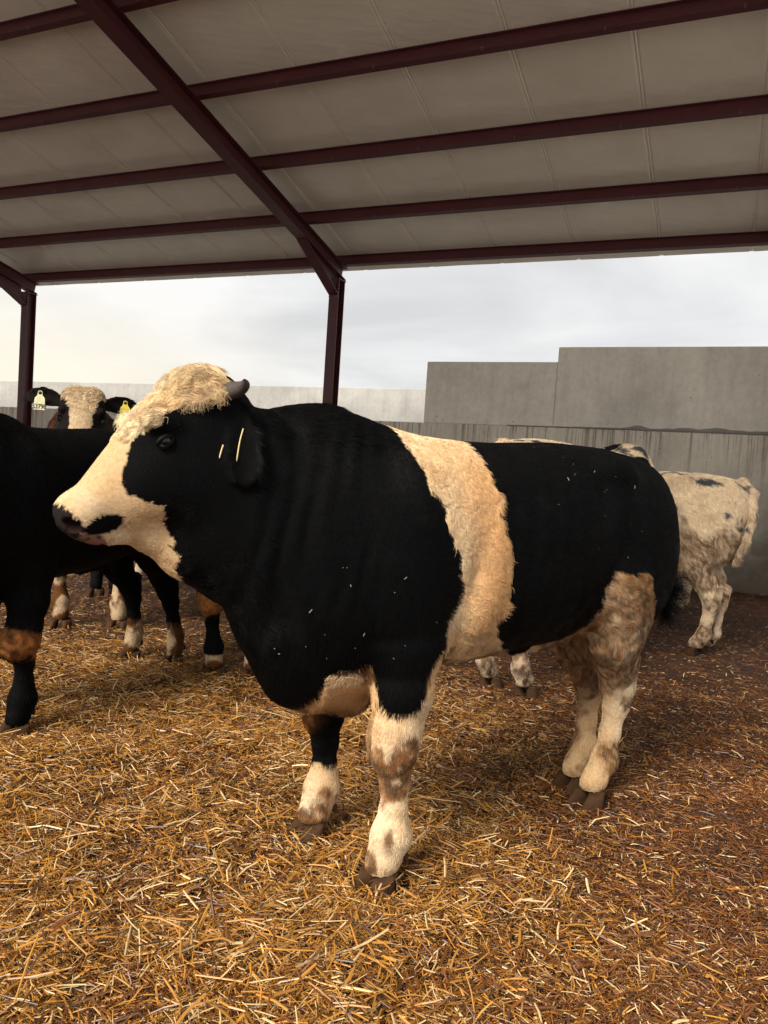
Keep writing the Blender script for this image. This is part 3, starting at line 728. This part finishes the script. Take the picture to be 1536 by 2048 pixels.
# hair growth: length, lift, curl, wave by class
HC = {0: (.024, .16, .12), 1: (.036, .13, .48), 2: (.034, .24, 1.5), 3: (.017, .18, .28)}
def grow(o, V, F, po, fn, n, parent, rad=.0005, seed=1, zmin=.075):
    g = np.random.default_rng(seed)
    Mw = np.array(Matrix.LocRotScale(o.location, o.rotation_euler, o.scale)); NV = normals(V, F)
    a, b, c, d = (V[F[:, i]] for i in range(4)); nn = np.cross(c-a, d-b); ar = np.linalg.norm(nn, axis=1)/2; fn_ = nn/np.maximum(ar[:, None]*2, 1e-12)
    ctr = (a+c)/2; wc = ctr@Mw[:3, :3].T+Mw[:3, 3]; wn = fn_@Mw[:3, :3].T; vd = CAM-wc; vd /= np.linalg.norm(vd, axis=1)[:, None]
    fc = (wn*vd).sum(1)/o.scale[0]
    _, cl = fn(ctr, po, 1.)
    wgt = ar*np.where(fc > -.35, 1, .12)*np.array([.70, 1.7, 1.9, 1.3, 0])[cl]
    wgt *= ctr[:, 2] > zmin
    cdf = np.cumsum(wgt); cdf /= cdf[-1]; fi = np.searchsorted(cdf, g.random(n))
    u, v = g.random((2, n, 1)); A, B, C_, D_ = a[fi], b[fi], c[fi], d[fi]
    P = (A*(1-u)+B*u)*(1-v)+(D_*(1-u)+C_*u)*v
    na, nb_, nc, nd = (NV[F[fi, i]] for i in range(4)); N = (na*(1-u)+nb_*u)*(1-v)+(nd*(1-u)+nc*u)*v; N /= np.linalg.norm(N, axis=1)[:, None]
    col, cls = fn(P, po, 1.25); ok = cls < 4; P, N, col, cls = P[ok], N[ok], col[ok], cls[ok]; n = len(P)
    x, y, z = P.T
    Q, s, t = headc(P, po); hh = is_head(Q, s, t)
    fl = np.zeros((n, 3)); leg = sstep(.85, .6, z)
    fl[:, 0] = -1*(1-leg)-.15*leg; fl[:, 2] = -.45*(1-leg)-1*leg; fl[:, 2] -= .9*sstep(.1, .3, np.abs(y))*(x > 0)
    hf = -HA*.25+np.array([0, 0, -.9])+np.c_[0*s, np.sign(Q[:, 1])*.8, 0*s]*(t > .03)[:, None]
    hf = np.where((s > .3)[:, None], HA*-.7+np.array([0, 0, -.6]), hf); hf = np.where(((s < .3) & (t > .02))[:, None], HA*.75+np.array([0, 0, -.35])+np.c_[0*s, np.sign(Q[:, 1])*.5, 0*s], hf)
    fl = np.where(hh[:, None], hf@po.M.T, fl)
    b1 = (cls == 1); fl[b1] = fl[b1]*.5+np.array([-.25, 0, -.9])
    W3 = lambda sc, sd_: np.c_[fbm(P, sc, 2, sd_), fbm(P, sc, 2, sd_+5), fbm(P, sc, 2, sd_+9)]-.5
    curl = np.array([HC[i][2] if i < 4 else 0 for i in range(5)])[cls][:, None]
    fl += W3(9, 70)*(1.2+3.0*curl)+W3(30, 80)*(.6+3.2*curl)
    fl -= N*(fl*N).sum(1)[:, None]; fl /= np.maximum(np.linalg.norm(fl, axis=1), 1e-6)[:, None]
    bi = np.cross(N, fl)
    ln = np.array([HC[i][0] if i < 4 else 0 for i in range(5)])[cls]*(.55+.7*g.random(n)); 
    ln *= np.where((z < .5) & (x > -1.36), .75, 1)
    ln *= np.where(hh & (s > .30) & (cls == 3), 1.25, 1)*np.where(hh & (s > .36) & (t < -.12), 1.3, 1)*np.where(hh & (cls == 0), .4, 1)
    ln *= np.where((cls == 0) & (z > 1.38) & (x > -.1) & (x < .45), 1.9, 1)       # crest
    ln *= .75+.6*fbm(P, 12, 2, 99)
    ln *= np.where(hh & (cls >= 2), 1-.62*sstep(.14, .30, s), 1)
    ln *= np.where((cls == 3) & (x < -.75) & (z > .45), 1.5, 1)*np.where((x < -1.34) & (z < .93) & (z > .7) & (tail_f(P, po) < .02), po.tail, 1)*np.where(cls == 2, po.hl, 1)
    lift = np.array([HC[i][1] if i < 4 else 0 for i in range(5)])[cls]*(.6+.7*g.random(n))
    ph = 6.28*(fbm(P, 26, 2, 120)*3.2)+g.normal(0, .35, n); K = 6
    pts = np.zeros((n, K, 3)); tt = np.linspace(0, 1, K)
    tw = g.normal(0, .10, n)
    for i, q in enumerate(tt):
        up = lift*(q-.55*q*q)*ln*1.2; fw = ln*q*(1-.15*lift*q)
        sd_ = ln*(tw*q+curl[:, 0]*.33*np.sin(ph+q*6.0)*q); vt = ln*curl[:, 0]*.24*(np.cos(ph+q*6.0)*q)
        pts[:, i] = P+fl*(fw+0*vt)[:, None]+N*(up+np.abs(vt)-.001)[:, None]+bi*sd_[:, None]
        pts[:, i, 2] -= ln*q*q*.12
    rad_ = np.array([1., 1.05, 1.1, .95, 1])[cls]*rad
    cu = D.hair_curves.new('coat'); cu.add_curves([K]*n)
    cu.attributes['position'].data.foreach_set('vector', pts.astype(np.float32).ravel())
    ra = cu.attributes.get('radius') or cu.attributes.new('radius', 'FLOAT', 'POINT')
    ra.data.foreach_set('value', (rad_[:, None]*np.array([1, .95, .85, .7, .5, .2])[None]).astype(np.float32).ravel())
    at = cu.attributes.new('tint', 'FLOAT_COLOR', 'CURVE')
    vv = ((.72+.5*g.random(n))*(1+np.array([0, .12, .32, .10, 0])[cls]*np.sin(ph)))[:, None]
    cc = np.ones((n, 4), np.float32); cc[:, :3] = np.clip(col*vv*np.where(cls == 0, 1.15, 1.12)[:, None], 0, .9); at.data.foreach_set('color', cc.ravel())
    cu.materials.append(M_HAIR)
    return link(D.objects.new('coat', cu), parent)

def tube(pts, rads, seg=14, cap=True, sq=None):
    pts = np.array(pts, float); V = []; F = []; n = len(pts); ref = np.array([0.1, .2, 1.])
    for i in range(n):
        tn = pts[min(i+1, n-1)]-pts[max(i-1, 0)]; tn /= np.linalg.norm(tn); a = np.cross(tn, ref); a /= np.linalg.norm(a); b = np.cross(tn, a)
        for k in range(seg):
            th = 2*math.pi*k/seg; V.append(pts[i]+rads[i]*(a*math.cos(th)+b*math.sin(th)))
    for i in range(n-1):
        for k in range(seg): F.append((i*seg+k, i*seg+(k+1) % seg, (i+1)*seg+(k+1) % seg, (i+1)*seg+k))
    return V, F
def spl(pts, n):
    pts = np.array(pts, float); t = np.linspace(0, len(pts)-1, n); out = []
    for q in t:
        i = min(int(q), len(pts)-2); f = q-i; p0 = pts[max(i-1, 0)]; p1 = pts[i]; p2 = pts[i+1]; p3 = pts[min(i+2, len(pts)-1)]
        out.append(.5*((2*p1)+(-p0+p2)*f+(2*p0-5*p1+4*p2-p3)*f*f+(-p0+3*p1-3*p2+p3)*f**3))
    return np.array(out)
def add_hoof(parent, p, side, spread=.0):
    V = []; F = []
    for sg in (1, -1):
        prof = [(.062, .030, .028, .0, .030), (.050, .036, .034, .006, .031), (.028, .046, .042, .014, .033), (.006, .056, .050, .020, .035), (-.004, .055, .049, .020, .034)]
        b = len(V); S = 16
        for z, fr, bk, cx, wd in prof:
            for k in range(S):
                th = 2*math.pi*k/S; cx_ = math.cos(th); sy = math.sin(th)
                X = cx+(fr*1.25 if cx_ > 0 else bk*.8)*cx_*(1-.12*abs(sy)*(cx_ > 0)); Y = wd*1.1*sy*(1-.35*max(cx_, 0)**2)
                if sy*sg < 0: Y *= .72
                yo = sg*(.034+spread*(.062-z)/.06)
                V.append((p[0]+X, p[1]+yo+Y, z+(-.012*(cx_ > .3)*(1 if z > .055 else 0))))
        for i in range(len(prof)-1):
            for k in range(S): F.append((b+i*S+k, b+(i+1)*S+k, b+(i+1)*S+(k+1) % S, b+i*S+(k+1) % S))
        for i in (0, len(prof)-1):
            c = len(V); V.append(tuple(np.mean(V[b+i*S:b+i*S+S], 0)))
            for k in range(S): F.append((b+i*S+k, b+i*S+(k+1) % S, c, c))
        # dewclaw
        v, f = tube([(p[0]-.052, p[1]+sg*.026, .115), (p[0]-.066, p[1]+sg*.030, .10), (p[0]-.074, p[1]+sg*.031, .082)], [.016, .014, .006], 10)
        bb = len(V); V += [tuple(q) for q in v]; F += [tuple(bb+i for i in q) for q in f]
    me = D.meshes.new('hoof'); me.from_pydata(V, [], [tuple(dict.fromkeys(q)) for q in F]); me.polygons.foreach_set('use_smooth', [True]*len(me.polygons)); me.materials.append(M_HOOF)
    return link(D.objects.new('hoof', me), parent)
def sphere(name, c, r, mat, parent, sc=(1, 1, 1)):
    import bmesh
    bm = bmesh.new(); bmesh.ops.create_uvsphere(bm, u_segments=24, v_segments=16, radius=1)
    for v in bm.verts: v.co = Vector((c[0]+v.co.x*r*sc[0], c[1]+v.co.y*r*sc[1], c[2]+v.co.z*r*sc[2]))
    me = D.meshes.new(name); bm.to_mesh(me); bm.free(); me.materials.append(mat); me.polygons.foreach_set('use_smooth', [True]*len(me.polygons))
    return link(D.objects.new(name, me), parent)
M_LID = plain('eyelid_skin', (.004, .004, .004), .6, .12)
def build_bull(name, loc, heading, fn, nh, scale=1., pose=None, h=.009, horns=True, rad=.0006, seed=1, head=True):
    po = pose or Pose()
    hd = np.array([heading[0], heading[1], 0.]); hd /= np.linalg.norm(hd)
    V, F = mesh_field(lambda P: body_field(P, po), (-1.53, -.48, .054), (1.12, .48, 1.80), h)
    c, _ = fn(V, po, 1.)
    o = mesh_np(name, V, F, M_SKIN, cols=c*.85)
    o.location = loc; o.rotation_euler = (0, 0, math.atan2(hd[1], hd[0])); o.scale = (scale,)*3
    if nh: grow(o, V, F, po, fn, nh, o, rad, seed)
    for side, i in ((1, 0), (-1, 1)):
        add_hoof(o, leg_pts(side, 'fore', po.fore[i])[-1][0], side, .006); add_hoof(o, leg_pts(side, 'hind', po.hind[i])[-1][0], side, .003)
    if head:
        for sd_ in (1, -1):
            e = po.fwd(H(.238, .028, sd_*.1195)); eye = sphere('eye', e, .0190, M_EYE, o)
            w = po.fwd(H(.2415, .0265, sd_*.1190)); sphere('eye_white', w, .0170, M_EYEW, eye, (1, 1, 1))
            # eyelids: an almond ring round the ball
            ring = []
            for k in range(25):
                th = 2*math.pi*k/24; ss = .2385+.0215*math.cos(th); tt = .028+.0125*math.sin(th)*(1.0 if math.sin(th) > 0 else .95)
                ring.append(po.fwd(H(ss, tt+.004*math.cos(th), sd_*(.1335-.007*math.cos(th)**2-.002))))
            v, f = tube(ring, [.0040+.0028*max(0, math.sin(2*math.pi*k/24)) for k in range(25)], 10); mesh_np('eyelid', v, f, M_LID, o)
            if horns:
                pts = [po.fwd(H(.020, .026, sd_*.080)), po.fwd(H(.010, .016, sd_*.120)), po.fwd(H(.000, .012, sd_*.160)), po.fwd(H(-.006, .018, sd_*.195)), po.fwd(H(-.006, .034, sd_*.216))]
                v, f = tube(spl(pts, 16), np.interp(np.linspace(0, 1, 16), [0, .4, .8, 1], [.029, .023, .013, .003]), 16); mesh_np('horn', v, f, M_HORN, o)
    return o, V, F, po
QF = 1.0
bull, bV, bF, bpo = build_bull('bull', (-.0511, 2.5536, 0), (-.82233, -.56901), coat_main, int(420000*QF), pose=Pose(fore=[(.0, 0), (.02, -.03)], hind=[(.0, 0), (-.06, .0)], ear=-1.3), h=.0085, rad=.00055)
tag(bull, 'big black bull with a cream belt, curly cream forehead and small horns, standing in front', 'bull', 'bulls in the straw pen')

G_ = 'bulls in the straw pen'
def other(name, loc, hd, fn, nh, label, **k):
    o, V, F, po = build_bull(name, (loc[0], loc[1], 0), hd, fn, int(nh*QF), **k); tag(o, label, 'bull', G_); return o, V, F, po
other('bull', (-1.81, 3.56), (-.25, -.97), lambda P, po, j: coat_black(P, po, j, .27, .0), 90000, 'black bull with a dung-caked knee standing half out of the picture behind the belted bull',
      scale=.985, pose=Pose(fore=[(.04, .03), (.12, 0)], hind=[(-.30, .15), (-.27, .01)], pitch=.35, ball=True), h=.012, rad=.0009, seed=2)
ob, Vb, Fb, pb = other('bull', (-2.25, 5.85), (.2, -.98), lambda P, po, j: coat_black(P, po, j, .0, .33, True, .9), 70000, 'brown bull with curly cream forehead and two ear tags looking over the black back',
      scale=1.1, pose=Pose(pitch=-.05, yaw=.15, ear=(.0, .12), hl=.5, fore=[(.12, .06), (.14, -.13)]), h=.010, rad=.0011, seed=3, horns=False)
other('bull', (-.85, 4.66), (.08, -1), lambda P, po, j: coat_black(P, po, j, .1, .13), 24000, 'black bull with a muddy knee, mostly hidden behind the neck of the belted bull',
      pose=Pose(fore=[(0, -.11), (0, -.11)], pitch=.2), h=.013, rad=.001, seed=4)
other('bull', (1.62, 5.68), (.65, .76), lambda P, po, j: coat_pied(P, po, j, 1), 50000, 'cream-backed bull with its head down, back just showing over the belted bull',
      scale=1.075, pose=Pose(fore=[(.0, 0), (.0, 0)], hind=[(0, .05), (0, .05)], pitch=1.05), h=.012, rad=.0011, seed=5)
other('bull', (1.70, 6.95), (-.8, .6), lambda P, po, j: coat_pied(P, po, j, 0), 90000, 'dirty white bull with grey blotches on its rump, standing by the streaked wall',
      pose=Pose(pitch=.3, hind=[(0, .02), (-.04, 0)], tail=1.2), h=.011, rad=.001, seed=6)
other('bull', (-2.5, 8.3), (-1, .02), lambda P, po, j: coat_pied(P, po, j, 2), 14000, 'pale-legged bull at the back whose feet show between the black legs',
      scale=.98, pose=Pose(pitch=.0), h=.014, rad=.0014, seed=7)
other('bull', (2.2, 8.5), (-1, .2), lambda P, po, j: coat_pied(P, po, j, 3), 10000, 'small white bull almost wholly hidden behind the dirty white one',
      scale=.9, pose=Pose(pitch=.6), h=.014, rad=.0014, seed=8)

# ear tags of the brown bull
def ear_tag(parent, po, sd_, txt, mat):
    c = H(.0, -.035, sd_*.115); dr = po.ear[0 if sd_ > 0 else 1]
    ax = np.array([-.25, sd_*math.cos(dr)*.95, math.sin(dr)]); ax /= np.linalg.norm(ax)
    p = po.fwd(c+ax*.135+np.array([.062, 0, -.012]))
    r_ = np.array([0, 1., 0]); u_ = np.array([-.12, 0, 1.]); u_ /= np.linalg.norm(u_); n_ = np.cross(r_, u_)
    out = [(-.022, .0), (-.026, -.055), (.026, -.055), (.022, .0), (.011, .014), (.010, .028), (.007, .034), (0, .036), (-.007, .034), (-.010, .028), (-.011, .014)]
    m = MB(); n = len(out)
    A = [p+r_*a*1.3+u_*b*1.3 for a, b in out]; B = [q+n_*.003 for q in A]
    m.pts(A+B, [tuple(range(n))[::-1], tuple(range(n, 2*n))]+[(i, (i+1) % n, n+(i+1) % n, n+i) for i in range(n)])
    t = m.build('ear_tag', mat, parent)
    sphere('tag_stud', p+u_*.032+n_*.004, .010, M_INK, t, (.5, 1, 1))
    cu = D.curves.new('tag_number', 'FONT'); cu.body = txt; cu.size = .032; cu.align_x = 'CENTER'; cu.extrude = .0004; cu.offset = .0006; cu.materials.append(M_INK)
    tmp = D.objects.new('tmp_text', cu); SC.collection.objects.link(tmp); bpy.context.view_layer.update()
    me = D.meshes.new_from_object(tmp.evaluated_get(bpy.context.evaluated_depsgraph_get())); me.name = 'tag_number'; D.objects.remove(tmp); D.curves.remove(cu)
    if not me.materials: me.materials.append(M_INK)
    x = D.objects.new('tag_number', me); link(x, t)
    mm = Matrix.Identity(4); q = p+n_*.0042+u_*(-.064)
    for i in range(3): mm[i][0], mm[i][1], mm[i][2], mm[i][3] = r_[i], u_[i]*1.25, n_[i], q[i]
    x.matrix_local = mm
ear_tag(ob, pb, -1, '53798', M_TAGP); ear_tag(ob, pb, 1, '53798', M_TAG)

# straws caught on the bull's ear, and chaff on its coat
Mb = np.array(Matrix.LocRotScale(bull.location, bull.rotation_euler, bull.scale))
def bw(p): return Mb[:3, :3]@np.array(p)+Mb[:3, 3]
M_WISP = plain('dry_straw', (.62, .50, .22), .45)
def wisp(a, mid, b, r, lab):
    pts = spl([bw(a), bw(mid), bw(b)], 8); v, f = tube(pts, [r]*7+[r*.4], 6); o = mesh_np('straw_stalk', v, f, M_WISP); tag(o, lab, 'straw stalk', 'straws caught on the ear')
wisp((.535, .172, 1.388), (.546, .178, 1.35), (.555, .186, 1.300), .0020, 'long straw hanging from the ear of the belted bull')
wisp((.588, .168, 1.340), (.594, .172, 1.325), (.600, .176, 1.305), .0023, 'short straw in front of the long one on the same ear')
NB = normals(bV, bF); g = np.random.default_rng(5)
cand = np.where((NB[:, 1] > .2) & (bV[:, 2] > .75) & (bV[:, 1] > .12))[0]
ctrs = np.array([(-.75, .25, 1.38), (-1.0, .2, 1.38), (-.6, .3, 1.3), (.1, .25, .95), (.25, .2, .85), (-.9, .3, 1.1), (.3, .2, .8), (0, .25, .7)])
V_ = []; F_ = []; C_ = []
for i in range(38):
    c = ctrs[g.integers(len(ctrs))]+g.normal(0, .09, 3); k = cand[np.argmin(((bV[cand]-c)**2).sum(1))]
    p = bV[k]+NB[k]*.011; n_ = NB[k]; d = g.normal(0, 1, 3); d -= n_*(d@n_); d /= np.linalg.norm(d); e = np.cross(n_, d)
    L_ = .0009+.009*g.random()**9; w_ = .0005+.0004*g.random(); q = [p-d*L_-e*w_, p+d*L_-e*w_, p+d*L_+e*w_, p-d*L_+e*w_, ]
    q += [a+n_*.0008 for a in q]; b = len(V_); V_ += [bw(a) for a in q]; F_ += [(b, b+3, b+2, b+1), (b+4, b+5, b+6, b+7), (b, b+1, b+5, b+4), (b+2, b+3, b+7, b+6), (b+1, b+2, b+6, b+5), (b+3, b, b+4, b+7)]
o = mesh_np('chaff', V_, F_, plain('pale_chaff', (.42, .37, .27), .6), smooth=False); tag(o, 'flecks of chaff sprinkled on the black coat', 'chaff', kind='stuff')
